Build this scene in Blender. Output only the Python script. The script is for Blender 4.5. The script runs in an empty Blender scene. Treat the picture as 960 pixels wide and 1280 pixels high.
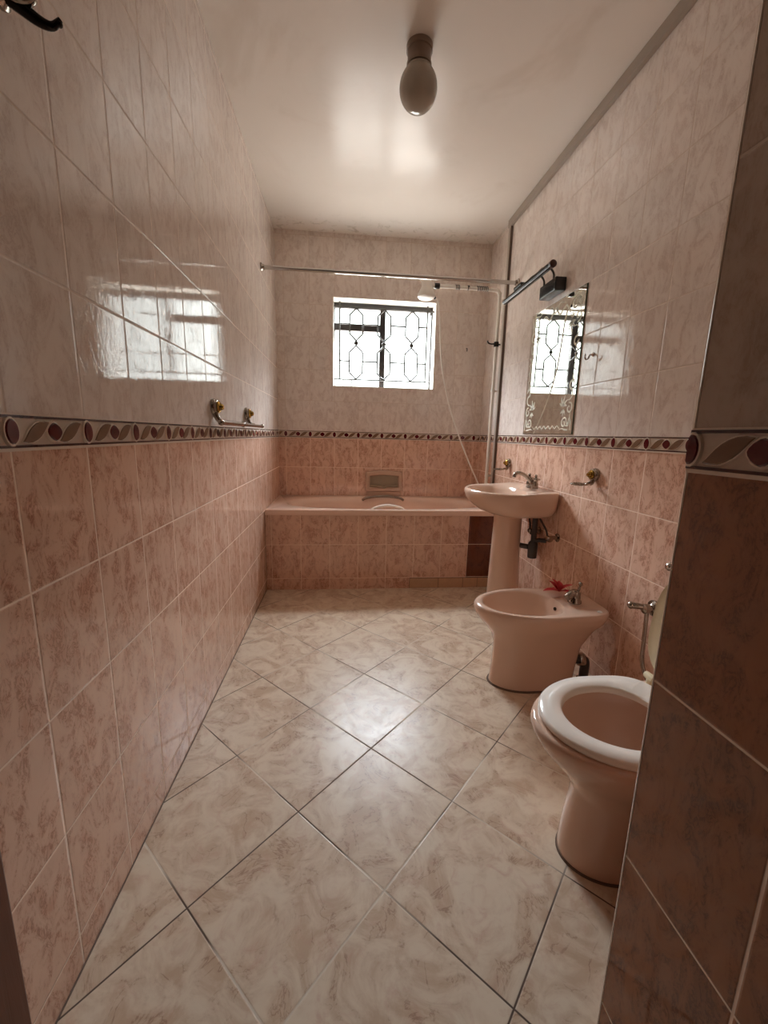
import bpy, bmesh, math, random
from mathutils import Vector, Matrix
random.seed(7)
C = bpy.context.scene.collection
PI = math.pi
# ---------------------------------------------------------------- room measures (metres)
W, H = 1.715, 2.618           # room width, ceiling height; x to the right, y into the room (back wall y=0), z up
TS, TH, TU = 0.2, 0.2476, 0.245   # wall tile width, lower / upper tile height
ZB, BH = 1.065, 0.0525        # underside and height of the patterned border
ZT = ZB + BH
X2, YE = 1.0160, -2.983       # face and far end of the entry wall on the right
YF = -4.45                    # wall behind the camera
YBATH, ZRIM = -0.705, 0.577

# ---------------------------------------------------------------- node helpers
def lin(h):
    h = h.lstrip('#'); r = [int(h[i:i+2], 16) / 255 for i in (0, 2, 4)]
    return tuple((c / 12.92 if c <= .04045 else ((c + .055) / 1.055) ** 2.4) for c in r) + (1,)
class NT:
    def __init__(s, name):
        s.m = bpy.data.materials.new(name); s.m.use_nodes = True
        s.t = s.m.node_tree; s.t.nodes.clear()
        s.out = s.t.nodes.new('ShaderNodeOutputMaterial')
    def n(s, typ, **kw):
        x = s.t.nodes.new(typ)
        for k, v in kw.items(): setattr(x, k, v)
        return x
    def put(s, sock, v):
        if v is None: return
        if isinstance(v, bpy.types.NodeSocket): s.t.links.new(v, sock)
        else: sock.default_value = v
    def math(s, op, a, b=None, c=None, clamp=False):
        x = s.n('ShaderNodeMath', operation=op, use_clamp=clamp)
        s.put(x.inputs[0], a)
        if b is not None: s.put(x.inputs[1], b)
        if c is not None: s.put(x.inputs[2], c)
        return x.outputs[0]
    def mr(s, v, a, b, c=0., d=1., smooth=False):
        x = s.n('ShaderNodeMapRange'); x.interpolation_type = 'SMOOTHSTEP' if smooth else 'LINEAR'
        s.put(x.inputs[0], v)
        for i, q in zip((1, 2, 3, 4), (a, b, c, d)): s.put(x.inputs[i], q)
        return x.outputs[0]
    def mix(s, f, a, b, mode='MIX'):
        x = s.n('ShaderNodeMix', data_type='RGBA', blend_type=mode)
        s.put(x.inputs[0], f); s.put(x.inputs[6], a); s.put(x.inputs[7], b)
        return x.outputs[2]
    def mixf(s, f, a, b):
        x = s.n('ShaderNodeMix', data_type='FLOAT')
        s.put(x.inputs[0], f); s.put(x.inputs[2], a); s.put(x.inputs[3], b)
        return x.outputs[0]
    def noise(s, vec, scale, detail=4, rough=.5, dist=0.):
        x = s.n('ShaderNodeTexNoise')
        s.put(x.inputs['Vector'], vec); x.inputs['Scale'].default_value = scale
        x.inputs['Detail'].default_value = detail; x.inputs['Roughness'].default_value = rough
        x.inputs['Distortion'].default_value = dist
        return x.outputs[0]
    def vmath(s, op, a, b=None):
        x = s.n('ShaderNodeVectorMath', operation=op); s.put(x.inputs[0], a)
        if b is not None: s.put(x.inputs[1], b)
        return x.outputs[0]
    def bump(s, h, strength, dist, nrm=None):
        x = s.n('ShaderNodeBump'); x.inputs['Strength'].default_value = strength
        x.inputs['Distance'].default_value = dist; s.put(x.inputs['Height'], h)
        if nrm is not None: s.put(x.inputs['Normal'], nrm)
        return x.outputs[0]
    def bsdf(s, color, rough=.5, metal=0., normal=None, spec=.5, ior=1.5, coat=0.):
        x = s.n('ShaderNodeBsdfPrincipled')
        s.put(x.inputs['Base Color'], color); s.put(x.inputs['Roughness'], rough)
        s.put(x.inputs['Metallic'], metal); s.put(x.inputs['Specular IOR Level'], spec)
        x.inputs['IOR'].default_value = ior; x.inputs['Coat Weight'].default_value = coat
        if normal is not None: s.put(x.inputs['Normal'], normal)
        s.t.links.new(x.outputs[0], s.out.inputs[0]); return x
    def pos(s):
        g = s.n('ShaderNodeNewGeometry'); sp = s.n('ShaderNodeSeparateXYZ')
        s.t.links.new(g.outputs['Position'], sp.inputs[0])
        return g.outputs['Position'], sp.outputs[0], sp.outputs[1], sp.outputs[2]

def edge_d(t, v, size):        # v: coordinate in tiles -> distance to nearest joint in metres
    f = t.math('FRACT', v)
    return t.math('MULTIPLY', t.math('MINIMUM', f, t.math('SUBTRACT', 1., f)), size)

def tile_mat(name, axis, u0, th=TH, tu=TU, zref=ZB, zup=ZT, seed=0., lowcols=None, upcols=('#e8dcd2', '#dacabf', '#b89c8e'), tone=1.):
    t = NT(name); P, x, y, z = t.pos(); u = x if axis == 'x' else y
    uu = t.math('DIVIDE', t.math('SUBTRACT', u, u0), TS)
    rl = t.math('DIVIDE', t.math('SUBTRACT', zref, z), th)
    ru = t.math('DIVIDE', t.math('SUBTRACT', z, zup), tu)
    m = t.math('LESS_THAN', z, zref + .02)                      # 1 below the border
    r = t.mixf(m, ru, rl)
    d = t.math('MINIMUM', edge_d(t, uu, TS), edge_d(t, r, th))
    wob = t.math('MULTIPLY', t.math('SUBTRACT', t.noise(P, 60., 2), .5), .0006)
    d = t.math('ADD', d, wob)
    grout = t.mr(d, .0012, .0024, 1., 0.)
    cell = t.math('ADD', t.math('FLOOR', uu), t.math('MULTIPLY', t.math('FLOOR', r), 37.7))
    cell = t.math('ADD', cell, t.math('MULTIPLY', m, 991.3 + seed))
    wn = t.n('ShaderNodeTexWhiteNoise', noise_dimensions='1D'); t.put(wn.inputs['W'], cell)
    off = t.vmath('MULTIPLY', wn.outputs['Color'], (9., 9., 9.))
    vec = t.vmath('ADD', P, off)
    vec = t.vmath('MULTIPLY', vec, (1., 1., .55))
    n1 = t.noise(vec, 21., 8, .70, 1.0)
    n2 = t.noise(vec, 52., 6, .66, 1.5)
    n3 = t.noise(vec, 4., 3, .5, .3)
    vein = t.mr(t.math('ABSOLUTE', t.math('SUBTRACT', n2, .5)), 0., .06, 1., 0., True)
    gate = t.mr(n1, .44, .60, 0., 1., True)
    vein = t.math('MULTIPLY', vein, gate)
    blot = t.mr(n1, .40, .68, 0., 1., True)
    lc = lowcols or ('#e3bfa8', '#d3a68e', '#9c6852')
    cl = t.mix(blot, lin(lc[0]), lin(lc[1])); cl = t.mix(t.math('MULTIPLY', vein, .75), cl, lin(lc[2]))
    cu = t.mix(blot, lin(upcols[0]), lin(upcols[1])); cu = t.mix(t.math('MULTIPLY', vein, .38), cu, lin(upcols[2]))
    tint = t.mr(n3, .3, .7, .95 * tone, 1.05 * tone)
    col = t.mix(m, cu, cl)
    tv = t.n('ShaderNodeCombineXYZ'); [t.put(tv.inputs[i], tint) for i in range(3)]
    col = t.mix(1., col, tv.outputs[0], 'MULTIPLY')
    gcol = t.mix(m, lin('#d2bfae'), lin('#f6dfcb'))
    col = t.mix(grout, col, gcol)
    rough = t.mixf(grout, .035, .6)
    pil = t.mr(d, .0008, .0045, 0., 1., True)
    hgt = t.math('ADD', t.math('MULTIPLY', pil, .0016), t.math('MULTIPLY', t.noise(vec, 34., 4, .55, 1.5), .0007))
    hgt = t.math('ADD', hgt, t.math('MULTIPLY', t.noise(P, 5.5, 2), .0007))
    nrm = t.bump(hgt, .42, 1.0)
    t.bsdf(col, rough, normal=nrm, spec=.6)
    return t.m

def floor_mat():
    t = NT('floor tiles'); P, x, y, z = t.pos()
    T, fa, fx, fy = .3284, .7871, .4058, -2.476; c, s = math.cos(fa), math.sin(fa)
    dx = t.math('SUBTRACT', x, fx); dy = t.math('SUBTRACT', y, fy)
    p = t.math('DIVIDE', t.math('ADD', t.math('MULTIPLY', dx, c), t.math('MULTIPLY', dy, s)), T)
    q = t.math('DIVIDE', t.math('SUBTRACT', t.math('MULTIPLY', dx, s), t.math('MULTIPLY', dy, c)), T)
    d = t.math('MINIMUM', edge_d(t, p, T), edge_d(t, q, T))
    grout = t.mr(d, .0013, .0024, 1., 0.)
    cell = t.math('ADD', t.math('FLOOR', p), t.math('MULTIPLY', t.math('FLOOR', q), 31.3))
    wn = t.n('ShaderNodeTexWhiteNoise', noise_dimensions='1D'); t.put(wn.inputs['W'], cell)
    vec = t.vmath('ADD', P, t.vmath('MULTIPLY', wn.outputs['Color'], (7., 7., 7.)))
    n1 = t.noise(vec, 9., 7, .62, 1.3); n2 = t.noise(vec, 8., 5, .58, 2.0); n3 = t.noise(vec, 22., 6, .65, 1.)
    vein = t.mr(t.math('ABSOLUTE', t.math('SUBTRACT', n2, .5)), 0., .024, 1., 0., True)
    vein = t.math('MULTIPLY', vein, t.mr(n1, .47, .62, 0., 1., True))
    col = t.mix(t.mr(n1, .38, .66, 0., 1., True), lin('#dccbb4'), lin('#c4aa90'))
    col = t.mix(t.math('MULTIPLY', t.mr(n3, .5, .75, 0., 1., True), .5), col, lin('#c39a86'))
    col = t.mix(t.math('MULTIPLY', vein, .6), col, lin('#94705c'))
    gl = t.mr(t.noise(P, 2.6, 2), .45, .58, 0., 1.)
    col = t.mix(grout, col, t.mix(gl, lin('#5d4b40'), lin('#d8cbb8')))
    hgt = t.math('ADD', t.math('MULTIPLY', t.mr(d, .001, .004, 0., 1., True), .0013), t.math('MULTIPLY', t.noise(vec, 60., 4, .6), .0006))
    t.bsdf(col, t.mixf(grout, t.mr(n3, .3, .7, .26, .36), .8), normal=t.bump(hgt, .35, 1.), spec=.3)
    return t.m

def plain(name, h, rough=.5, metal=0., spec=.5, var=.06, scale=8., bump=0., bscale=50., coat=0.):
    t = NT(name); P, x, y, z = t.pos()
    n = t.noise(P, scale, 4, .6); c = lin(h)
    lo = tuple(v * (1 - var) for v in c[:3]) + (1,); hi = tuple(min(1, v * (1 + var)) for v in c[:3]) + (1,)
    nr = t.bump(t.noise(P, bscale, 4, .6), bump, .01) if bump else None
    t.bsdf(t.mix(n, lo, hi), rough, metal, nr, spec, coat=coat); return t.m

def ceiling_mat():
    t = NT('ceiling paint'); P, x, y, z = t.pos()
    n1 = t.noise(P, 2.2, 4, .55, .4)
    col = t.mix(n1, lin('#e9e0d6'), lin('#f0e8df'))
    near = t.mr(y, -.35, -.02, 0., 1., True)
    st = t.math('MULTIPLY', t.mr(t.noise(P, 14., 6, .7, 1.), .52, .66, 0., 1., True), near)     # mildew stains by the back wall
    col = t.mix(t.math('MULTIPLY', st, .45), col, lin('#9a8b70'))
    st2 = t.mr(t.noise(P, 1.6, 5, .6, .8), .56, .72, 0., 1., True)
    col = t.mix(t.math('MULTIPLY', st2, .25), col, lin('#c4b19c'))
    hgt = t.math('ADD', t.math('MULTIPLY', t.noise(P, 3., 3, .5), .012), t.math('MULTIPLY', t.noise(P, 35., 4, .6), .0006))
    t.bsdf(col, .22, normal=t.bump(hgt, .25, 1.), spec=.16); return t.m

def wood_mat():
    t = NT('door frame wood'); P, x, y, z = t.pos()
    v = t.vmath('MULTIPLY', P, (30., 30., 2.)); n = t.noise(v, 1.6, 5, .6, 1.)
    t.bsdf(t.mix(n, lin('#4a2110'), lin('#6e3820')), .35, normal=t.bump(n, .1, .01)); return t.m

def glass_mat():
    t = NT('window glass'); P, x, y, z = t.pos()
    tr = t.n('ShaderNodeBsdfTransparent'); tr.inputs[0].default_value = (.96, .98, .97, 1)
    gl = t.n('ShaderNodeBsdfGlossy'); gl.inputs['Roughness'].default_value = .02
    fr = t.n('ShaderNodeFresnel'); fr.inputs[0].default_value = 1.45
    gm = t.n('ShaderNodeNewGeometry')     # the pane is a thin slab: only its outer surfaces mirror
    mx = t.n('ShaderNodeMixShader'); t.put(mx.inputs[0], t.math('MULTIPLY', fr.outputs[0], t.math('SUBTRACT', 1., gm.outputs['Backfacing'])))
    t.t.links.new(tr.outputs[0], mx.inputs[1]); t.t.links.new(gl.outputs[0], mx.inputs[2])
    t.t.links.new(mx.outputs[0], t.out.inputs[0]); return t.m

def petal_mat():
    t = NT('red petals'); P, x, y, z = t.pos(); n = t.noise(P, 60., 3)
    t.bsdf(t.mix(n, lin('#a3171f'), lin('#d8303a')), .5); return t.m

M = dict(
    ceil=ceiling_mat(), floor=floor_mat(), wood=wood_mat(), glass=glass_mat(), petal=petal_mat(),
    left=tile_mat('wall tiles left', 'y', -2.7967 % TS - TS),
    right=tile_mat('wall tiles right', 'y', -1.0075 % TS - TS, seed=5.),
    back=tile_mat('wall tiles back', 'x', .0603, seed=11.),
    entry=tile_mat('wall tiles entry', 'y', YE + .004, th=.33, tu=.33, seed=17., tone=.60, lowcols=('#c47f50', '#a8683f', '#7a4226'), upcols=('#e8cfb8', '#d8bca4', '#b89478')),  # tone lowered to put the entry wall's shade into the tiles
    bath=tile_mat('wall tiles bath front', 'x', .0425, zref=.577, zup=.9, seed=23.),
    panel=tile_mat('wall tiles brown panel', 'x', 1.442, zref=.577, zup=.9, seed=31., lowcols=('#6e3a22', '#61321d', '#4a2414')),
    plaster=plain('cream plaster', '#ddd0c0', .8, bump=.1),
    dim=plain('darkened corridor wall', '#6a5446', .8),  # darkened to stand in for an unlit corridor and cut bounce
    reveal=plain('white window plaster', '#f1ede4', .6, bump=.05),
    steel=plain('dark window steel', '#2a211d', .45, .0),
    grille=plain('grille paint', '#3b342f', .5),
    chrome=plain('chrome', '#c3bfba', .12, 1., var=.02),
    oldchrome=plain('tarnished chrome', '#a1978c', .16, 1., var=.2, scale=60.),
    brass=plain('brass', '#b8974f', .16, 1., var=.1, scale=80.),
    black=plain('black lacquer', '#100e0e', .25, 0., .6),
    gunmetal=plain('dark metal tube', '#2b2624', .18, .85),
    pink=plain('pink beige ceramic', '#e0c0aa', .08, 0., .6, .02, 3.),
    tub=plain('pink acrylic', '#edcdb9', .14, 0., .55, .03, 3.),
    seat=plain('white seat plastic', '#fbf3e8', .16, 0., .5, .02),
    lid=plain('cream lid plastic', '#e9dfbd', .2, 0., .5, .02),
    soap=plain('beige soap dish ceramic', '#c7a892', .12, 0., .55, .04),
    soapin=plain('grey beige ceramic', '#9e8f78', .3, 0., .4, .08, 40.),
    white=plain('white plastic', '#ece6dc', .3, 0., .5, .03),
    trunk=plain('trunking plastic', '#a6988a', .45, 0., .4, .06),
    trunkshade=plain('shaded trunking plastic', '#6d5c50', .5, 0., .4, .1),  # darker copy of the trunking plastic, painting its shadowed side
    globe=plain('opal glass', '#a89f92', .12, 0., .6, .02),
    lamp=plain('lamp holder plastic', '#8d7868', .45, 0., .4, .03),
    rubber=plain('grey rubber', '#3a332f', .55),
    pvc=plain('grey pvc', '#453f3c', .4),
    frost=plain('etched glass white', '#e9ead9', .6, 0., .3, .02),
    mirroredge=plain('mirror edge', '#5f6b5c', .15, .2),
    bb=plain('border beige', '#cdbcab', .12, 0., .55, .08, 60.),
    bd=plain('border dark line', '#43201d', .12, 0., .55, .1, 60.),
    bm=plain('border maroon', '#5e1219', .1, 0., .6, .1, 60.),
    bl=plain('border leaf', '#83654e', .12, 0., .55, .15, 60.),
    bc=plain('border cream relief', '#e6d8c8', .1, 0., .6, .05, 60.),
    cement=plain('grey brown sealant', '#6b5648', .7, var=.2, scale=30.),
)
t = NT('mirror silver'); P_, *_ = t.pos(); t.bsdf(t.mix(t.noise(P_, 9., 3), (.80, .83, .78, 1), (.86, .88, .84, 1)), .015, 1.); M['mirror'] = t.m

# ---------------------------------------------------------------- mesh helpers
def obj(name, bm, mat, parent=None, smooth=False, bevel=0., kind=None, label=None, sharp=40):
    bmesh.ops.recalc_face_normals(bm, faces=bm.faces)
    me = bpy.data.meshes.new(name); bm.to_mesh(me); bm.free()
    for m in (mat if isinstance(mat, (list, tuple)) else [mat]): me.materials.append(m)
    o = bpy.data.objects.new(name, me); C.objects.link(o)
    if parent is not None: o.parent = parent
    if smooth:
        for p in me.polygons: p.use_smooth = True
        me.set_sharp_from_angle(angle=math.radians(sharp))
    if bevel:
        b = o.modifiers.new('bevel', 'BEVEL'); b.width = bevel; b.segments = 2; b.limit_method = 'ANGLE'; b.angle_limit = math.radians(40)
    if kind: o['kind'] = kind
    if label: o['label'] = label
    return o
def tag(o, label, cat, group=None):
    o['label'] = label; o['category'] = cat
    if group: o['group'] = group
    return o
def thing(name, loc, label, cat, group=None):
    o = bpy.data.objects.new(name, None); C.objects.link(o); o.location = loc; o.empty_display_size = .05
    return tag(o, label, cat, group)
def part(name, bm, mat, root, **kw):       # geometry is given in world metres, stored relative to the thing's base
    q = root; off = Vector((0, 0, 0))
    while q is not None: off += q.location; q = q.parent
    bmesh.ops.translate(bm, verts=bm.verts, vec=-off)
    return obj(name, bm, mat, root, **kw)
def solo(name, bm, mat, loc, label, cat, group=None, **kw):
    bmesh.ops.translate(bm, verts=bm.verts, vec=-Vector(loc))
    o = obj(name, bm, mat, **kw); o.location = loc
    return tag(o, label, cat, group)
def B(): return bmesh.new()
def box(bm, x0, x1, y0, y1, z0, z1, mi=0):
    v = [bm.verts.new((x, y, z)) for z in (z0, z1) for y in (y0, y1) for x in (x0, x1)]
    for f in ((0, 1, 3, 2), (4, 5, 7, 6), (0, 1, 5, 4), (2, 3, 7, 6), (0, 2, 6, 4), (1, 3, 7, 5)):
        bm.faces.new([v[i] for i in f]).material_index = mi
    return bm
def loft(bm, rings, cap0=True, cap1=True, close=True, mi=0):
    vs = [[bm.verts.new(p) for p in r] for r in rings]
    n = len(vs[0])
    for a, b in zip(vs, vs[1:]):
        for i in range(n if close else n - 1):
            j = (i + 1) % n
            bm.faces.new((a[i], a[j], b[j], b[i])).material_index = mi
    if cap0: bm.faces.new(vs[0]).material_index = mi
    if cap1: bm.faces.new(vs[-1]).material_index = mi
    return vs
def catmull(pts, k=6):
    p = [Vector(q) for q in pts]; p = [p[0] * 2 - p[1]] + p + [p[-1] * 2 - p[-2]]; out = []
    for i in range(1, len(p) - 2):
        for j in range(k):
            t = j / k; a, b, c, d = p[i-1:i+3]
            out.append(.5 * ((2*b) + (c-a)*t + (2*a-5*b+4*c-d)*t*t + (3*b-a-3*c+d)*t**3))
    out.append(p[-2]); return out
def tube(bm, pts, r, seg=12, smooth=0, mi=0, closed=False):
    pts = catmull(pts, smooth) if smooth else [Vector(q) for q in pts]
    n = len(pts); rr = r if isinstance(r, (list, tuple)) else [r] * n
    if len(rr) != n: rr = [rr[0] + (rr[-1] - rr[0]) * i / (n - 1) for i in range(n)]
    prev = None; rings = []
    for i, p in enumerate(pts):
        if closed: d = pts[(i+1) % n] - pts[i-1]
        else: d = pts[min(i+1, n-1)] - pts[max(i-1, 0)]
        d.normalize()
        if prev is None:
            up = Vector((0, 0, 1)) if abs(d.z) < .9 else Vector((1, 0, 0)); a = d.cross(up).normalized()
        else: a = (prev - d * prev.dot(d)).normalized()
        b = d.cross(a); prev = a
        rings.append([p + (a * math.cos(2*PI*k/seg) + b * math.sin(2*PI*k/seg)) * rr[i] for k in range(seg)])
    if closed:
        rings.append(rings[0]); loft(bm, rings, False, False, mi=mi); bmesh.ops.remove_doubles(bm, verts=bm.verts, dist=1e-6)
    else: loft(bm, rings, mi=mi)
    return bm
def lathe(bm, prof, center, axis=(0, 0, 1), seg=24, mi=0, sx=1., sy=1.):   # prof: (radius, height along axis)
    ax = Vector(axis).normalized(); up = Vector((0, 0, 1)) if abs(ax.z) < .9 else Vector((1, 0, 0))
    a = ax.cross(up).normalized(); b = ax.cross(a); c = Vector(center)
    loft(bm, [[c + ax * h + (a * math.cos(2*PI*k/seg) * sx + b * math.sin(2*PI*k/seg) * sy) * max(r, 1e-4) for k in range(seg)] for r, h in prof], mi=mi)
    return bm
def ball(bm, c, r, seg=14, axis=(0, 0, 1), sz=1., mi=0):
    lathe(bm, [(r * math.sin(PI * i / 8), -r * sz * math.cos(PI * i / 8)) for i in range(9)], c, axis, seg, mi)
def dring(xf, xb, yc, yh, z, xm=None, eb=5., ef=2., n=56, zf=None, tp=0.):   # D-shaped outline, curved front at xf, squarer back at xb
    xm = xm if xm is not None else xb - min(yh, (xb - xf) * .5); out = []
    for k in range(n):
        a = 2 * PI * k / n; ca, sa = math.cos(a), math.sin(a)
        e = ef if ca < 0 else eb
        xx = (abs(ca) ** (2 / e)) * (-(xm - xf) if ca < 0 else (xb - xm)); yy = math.copysign(abs(sa) ** (2 / e), sa) * yh
        if xx > 0: yy *= 1 - tp * xx / (xb - xm)
        out.append((xm + xx, yc + yy, z + (zf(xm + xx) if zf else 0)))
    return out

# ---------------------------------------------------------------- the room
S = 'structure'
obj('floor', box(B(), -.12, W + .12, YF, .25, -.1, 0), M['floor'], kind=S)
obj('ceiling', box(B(), -.12, W + .12, YF, .25, H, H + .1), M['ceil'], kind=S)
obj('wall_left', box(B(), -.12, 0, YF, .25, 0, H), M['left'], kind=S)
obj('wall_right', box(B(), W, W + .12, YE - .1, .25, 0, H), M['right'], kind=S)
WX0, WX1, WZ0, WZ1, WD = .447, 1.283, 1.483, 2.163, .22
bm = B()
box(bm, 0, WX0, 0, WD, 0, H); box(bm, WX1, W, 0, WD, 0, H); box(bm, WX0, WX1, 0, WD, 0, WZ0); box(bm, WX0, WX1, 0, WD, WZ1, H)
obj('wall_back', bm, M['back'], kind=S)
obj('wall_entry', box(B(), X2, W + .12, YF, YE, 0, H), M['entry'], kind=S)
obj('wall_front', box(B(), 0, X2, YF - .1, YF, 0, H), M['dim'], kind=S)
# bead of light glaze along the corner of the entry wall
obj('trim_1', tube(B(), [(X2 + .001, YE + .001, 0), (X2 + .001, YE + .001, H)], .0022, 8), M['bc'], kind=S, smooth=True)
# dark wood door jamb beside the camera; unseen open leaf added to cut bounce
bm = B(); box(bm, 0, .034, -3.95, -2.965, 0, 2.1)
for z0, z1 in ((.15, .95), (1.1, 1.95)): box(bm, .034, .040, -3.85, -3.08, z0, z1)
obj('jamb_and_added_leaf', bm, M['wood'], kind=S, bevel=.004)
# thin grey seam where the walls meet the floor
bm = B(); box(bm, 0, .003, -2.96, YBATH, 0, .002)
obj('trim_2', bm, M['cement'], kind=S)
# plastic trunking along the ceiling on the right, and down the wall beside the bath
obj('trim_3', box(B(), W - .022, W, YE, -.375, H - .052, H - .001), M['trunk'], kind=S, bevel=.003)

# ---------------------------------------------------------------- relief border
def border(name, org, du, nrm, u_start, u_end, u0, flip=1):
    """org: point at u=0, v=0 (mid height); du: unit vector along the wall; nrm: out of the wall; u0: where an oval sits"""
    bm = B(); org = Vector(org); du = Vector(du); nr = Vector(nrm); up = Vector((0, 0, 1))
    def poly(pts, h0, h1, mi, inset=0.):
        pts = [(min(max(u, u_start), u_end), v) for u, v in pts]
        if max(u for u, v in pts) - min(u for u, v in pts) < 1e-4: return
        cu = sum(u for u, v in pts) / len(pts); cv = sum(v for u, v in pts) / len(pts)
        lo = [org + du * u + up * v + nr * h0 for u, v in pts]
        hi = [org + du * (cu + (u - cu) * (1 - inset)) + up * (cv + (v - cv) * (1 - inset)) + nr * h1 for u, v in pts]
        loft(bm, [lo, hi], mi=mi)
    hb = BH / 2
    poly([(u_start, -hb), (u_end, -hb), (u_end, hb), (u_start, hb)], 0, .003, 0)
    for s in (-1, 1):
        poly([(u_start, s * hb * .84), (u_end, s * hb * .84), (u_end, s * hb), (u_start, s * hb)], .003, .0052, 1)
    poly([(u_start, -hb - .0055), (u_end, -hb - .0055), (u_end, -hb), (u_start, -hb)], 0, .0045, 4)
    poly([(u_start, hb), (u_end, hb), (u_end, hb + .003), (u_start, hb + .003)], 0, .0035, 4)
    def oval(u, rx, ry, h0, h1, mi, n=18): poly([(u + rx * math.cos(2*PI*k/n), ry * math.sin(2*PI*k/n)) for k in range(n)], h0, h1, mi, .12)
    def lens(ua, va, ub, vb, wd, h0, h1, mi, n=9):
        a = []; b = []
        for k in range(n):
            t = k / (n - 1); u = ua + (ub - ua) * t; v = va + (vb - va) * (t * t * (3 - 2 * t)); w = wd * math.sin(PI * t)
            q = math.copysign(.75 * w, vb - va); a.append((u - q, v + w * .72)); b.append((u + q, v - w * .72))
        poly(a + b[::-1][1:-1], h0, h1, mi, .08)
    def diam(u, rx, ry, h0, h1, mi):
        pts = []
        for k in range(16):
            a = 2 * PI * k / 16; c, s = math.cos(a), math.sin(a); e = 1.25
            pts.append((u + math.copysign(abs(c) ** e, c) * rx, math.copysign(abs(s) ** e, s) * ry))
        poly(pts, h0, h1, mi, .12)
    k0 = math.floor((u_start - u0) / TS) - 1; k1 = math.ceil((u_end - u0) / TS) + 1
    for k in range(k0, k1):
        u = u0 + k * TS
        if u + TS < u_start - .03 or u > u_end + .03: continue
        oval(u, .0185, .0262, .003, .0062, 4); oval(u, .0135, .0205, .0062, .0082, 2)
        for c in (.055, .145):
            a, b = (u + c - .037, u + c + .037)
            lens(a, -.0185 * flip, b, .0185 * flip, .0148, .003, .0052, 4); lens(a + .003, -.0170 * flip, b - .003, .0170 * flip, .0120, .0052, .0068, 3)
        diam(u + .1, .0235, .0205, .003, .006, 4); diam(u + .1, .0190, .0165, .006, .0082, 2)
    return obj(name, bm, [M['bb'], M['bd'], M['bm'], M['bl'], M['bc']], kind=S, smooth=True, sharp=25)
ZM = ZB + BH / 2
border('trim_4', (0, 0, ZM), (0, 1, 0), (1, 0, 0), -2.96, -.002, -2.7967)
border('trim_5', (W, 0, ZM), (0, 1, 0), (-1, 0, 0), YE, -.002, -1.0075, -1)
border('trim_6', (0, 0, ZM), (1, 0, 0), (0, -1, 0), .008, W - .008, .0603)
border('trim_7', (X2, 0, ZM), (0, 1, 0), (-1, 0, 0), YF, YE, YE - .004, -1)

# ---------------------------------------------------------------- window
def empty_struct(name, loc):
    o = bpy.data.objects.new(name, None); C.objects.link(o); o.location = loc; o['kind'] = S; o.empty_display_size = .05; return o
win = empty_struct('window_1', (.865, .14, WZ0))
fy0, fy1 = .125, .160
bm = B(); box(bm, WX0 + .004, WX1 - .004, fy0, fy1, WZ1 - .046, WZ1 - .004); box(bm, WX0 + .004, WX1 - .004, fy0, fy1, WZ0 + .004, WZ0 + .018)
box(bm, WX0 + .004, WX0 + .014, fy0, fy1, WZ0 + .018, WZ1 - .046); box(bm, WX1 - .014, WX1 - .004, fy0, fy1, WZ0 + .018, WZ1 - .046)
part('window_frame', bm, M['steel'], win)
part('mullion', box(B(), .835, .880, fy0 - .006, fy1, WZ0 + .018, WZ1 - .046), M['steel'], win, bevel=.002)
bm = B(); box(bm, WX0 + .014, .835, fy0 - .002, fy1, 1.945, 2.000); part('transom', bm, M['steel'], win, bevel=.002)
for x0, x1, z0, z1 in ((WX0 + .014, .835, WZ0 + .018, 1.945), (WX0 + .014, .835, 2.0, WZ1 - .046), (.880, WX1 - .014, WZ0 + .018, WZ1 - .046)):
    part('window_pane', box(B(), x0, x1, .144, .148, z0, z1), M['glass'], win)
bm = B(); box(bm, WX0, WX0 + .004, -.002, WD, WZ0, WZ1); box(bm, WX1 - .004, WX1, -.002, WD, WZ0, WZ1)
box(bm, WX0 + .004, WX1 - .004, -.002, WD, WZ0, WZ0 + .004); box(bm, WX0 + .004, WX1 - .004, -.002, WD, WZ1 - .004, WZ1)
part('window_reveal', bm, M['reveal'], win)
part('window_latch', tube(B(), [(1.262, .118, WZ1 - .05), (1.262, .10, WZ1 - .058), (1.25, .10, WZ1 - .075)], .006, 8), M['steel'], win)

gy = .06; gr = .0064
g = thing('window_grille', (.865, gy, WZ0 + .004), 'thin painted steel security grille of stretched hexagons fitted inside the bathroom window', 'window grille')
bm = B()
for x in (.500, 1.222): tube(bm, [(x, gy, 1.548), (x, gy, 2.150)], gr, 8)
tube(bm, [(WX0 + .004, gy, 1.548), (WX1 - .004, gy, 1.548)], gr, 8); tube(bm, [(WX0 + .004, gy, 2.108), (WX1 - .004, gy, 2.108)], gr, 8)
for x in (.53, .60, 1.16, .72, 1.02): tube(bm, [(x, gy, WZ0 + .004), (x, gy, 1.548)], gr * .7, 6) if x in (.53, .60) else None
part('outer_bars', bm, M['grille'], g, smooth=True)
for cx in (.635, .865, 1.097):
    for zt, zb in ((2.104, 1.856), (1.818, 1.552)):
        hw = .054; sh = .052
        p = [(cx, gy, zt), (cx + hw, gy, zt - sh), (cx + hw, gy, zb + sh), (cx, gy, zb), (cx - hw, gy, zb + sh), (cx - hw, gy, zt - sh)]
        bm = B()
        for a, b in zip(p, p[1:] + p[:1]): tube(bm, [a, b], gr, 8)
        part('hexagon', bm, M['grille'], g, smooth=True)
    part('knot', lathe(B(), [(.003, -.008), (.014, -.006), (.018, 0), (.014, .006), (.003, .008)], (cx, gy, 1.837), (0, 1, 0), 12), M['grille'], g, smooth=True)
for a, b in ((.500, .581), (.689, .811), (.919, 1.043), (1.151, 1.222)):
    for z in (1.982, 1.694): part('link_bar', tube(B(), [(a, gy, z), (b, gy, z)], gr, 8), M['grille'], g, smooth=True)

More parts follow.
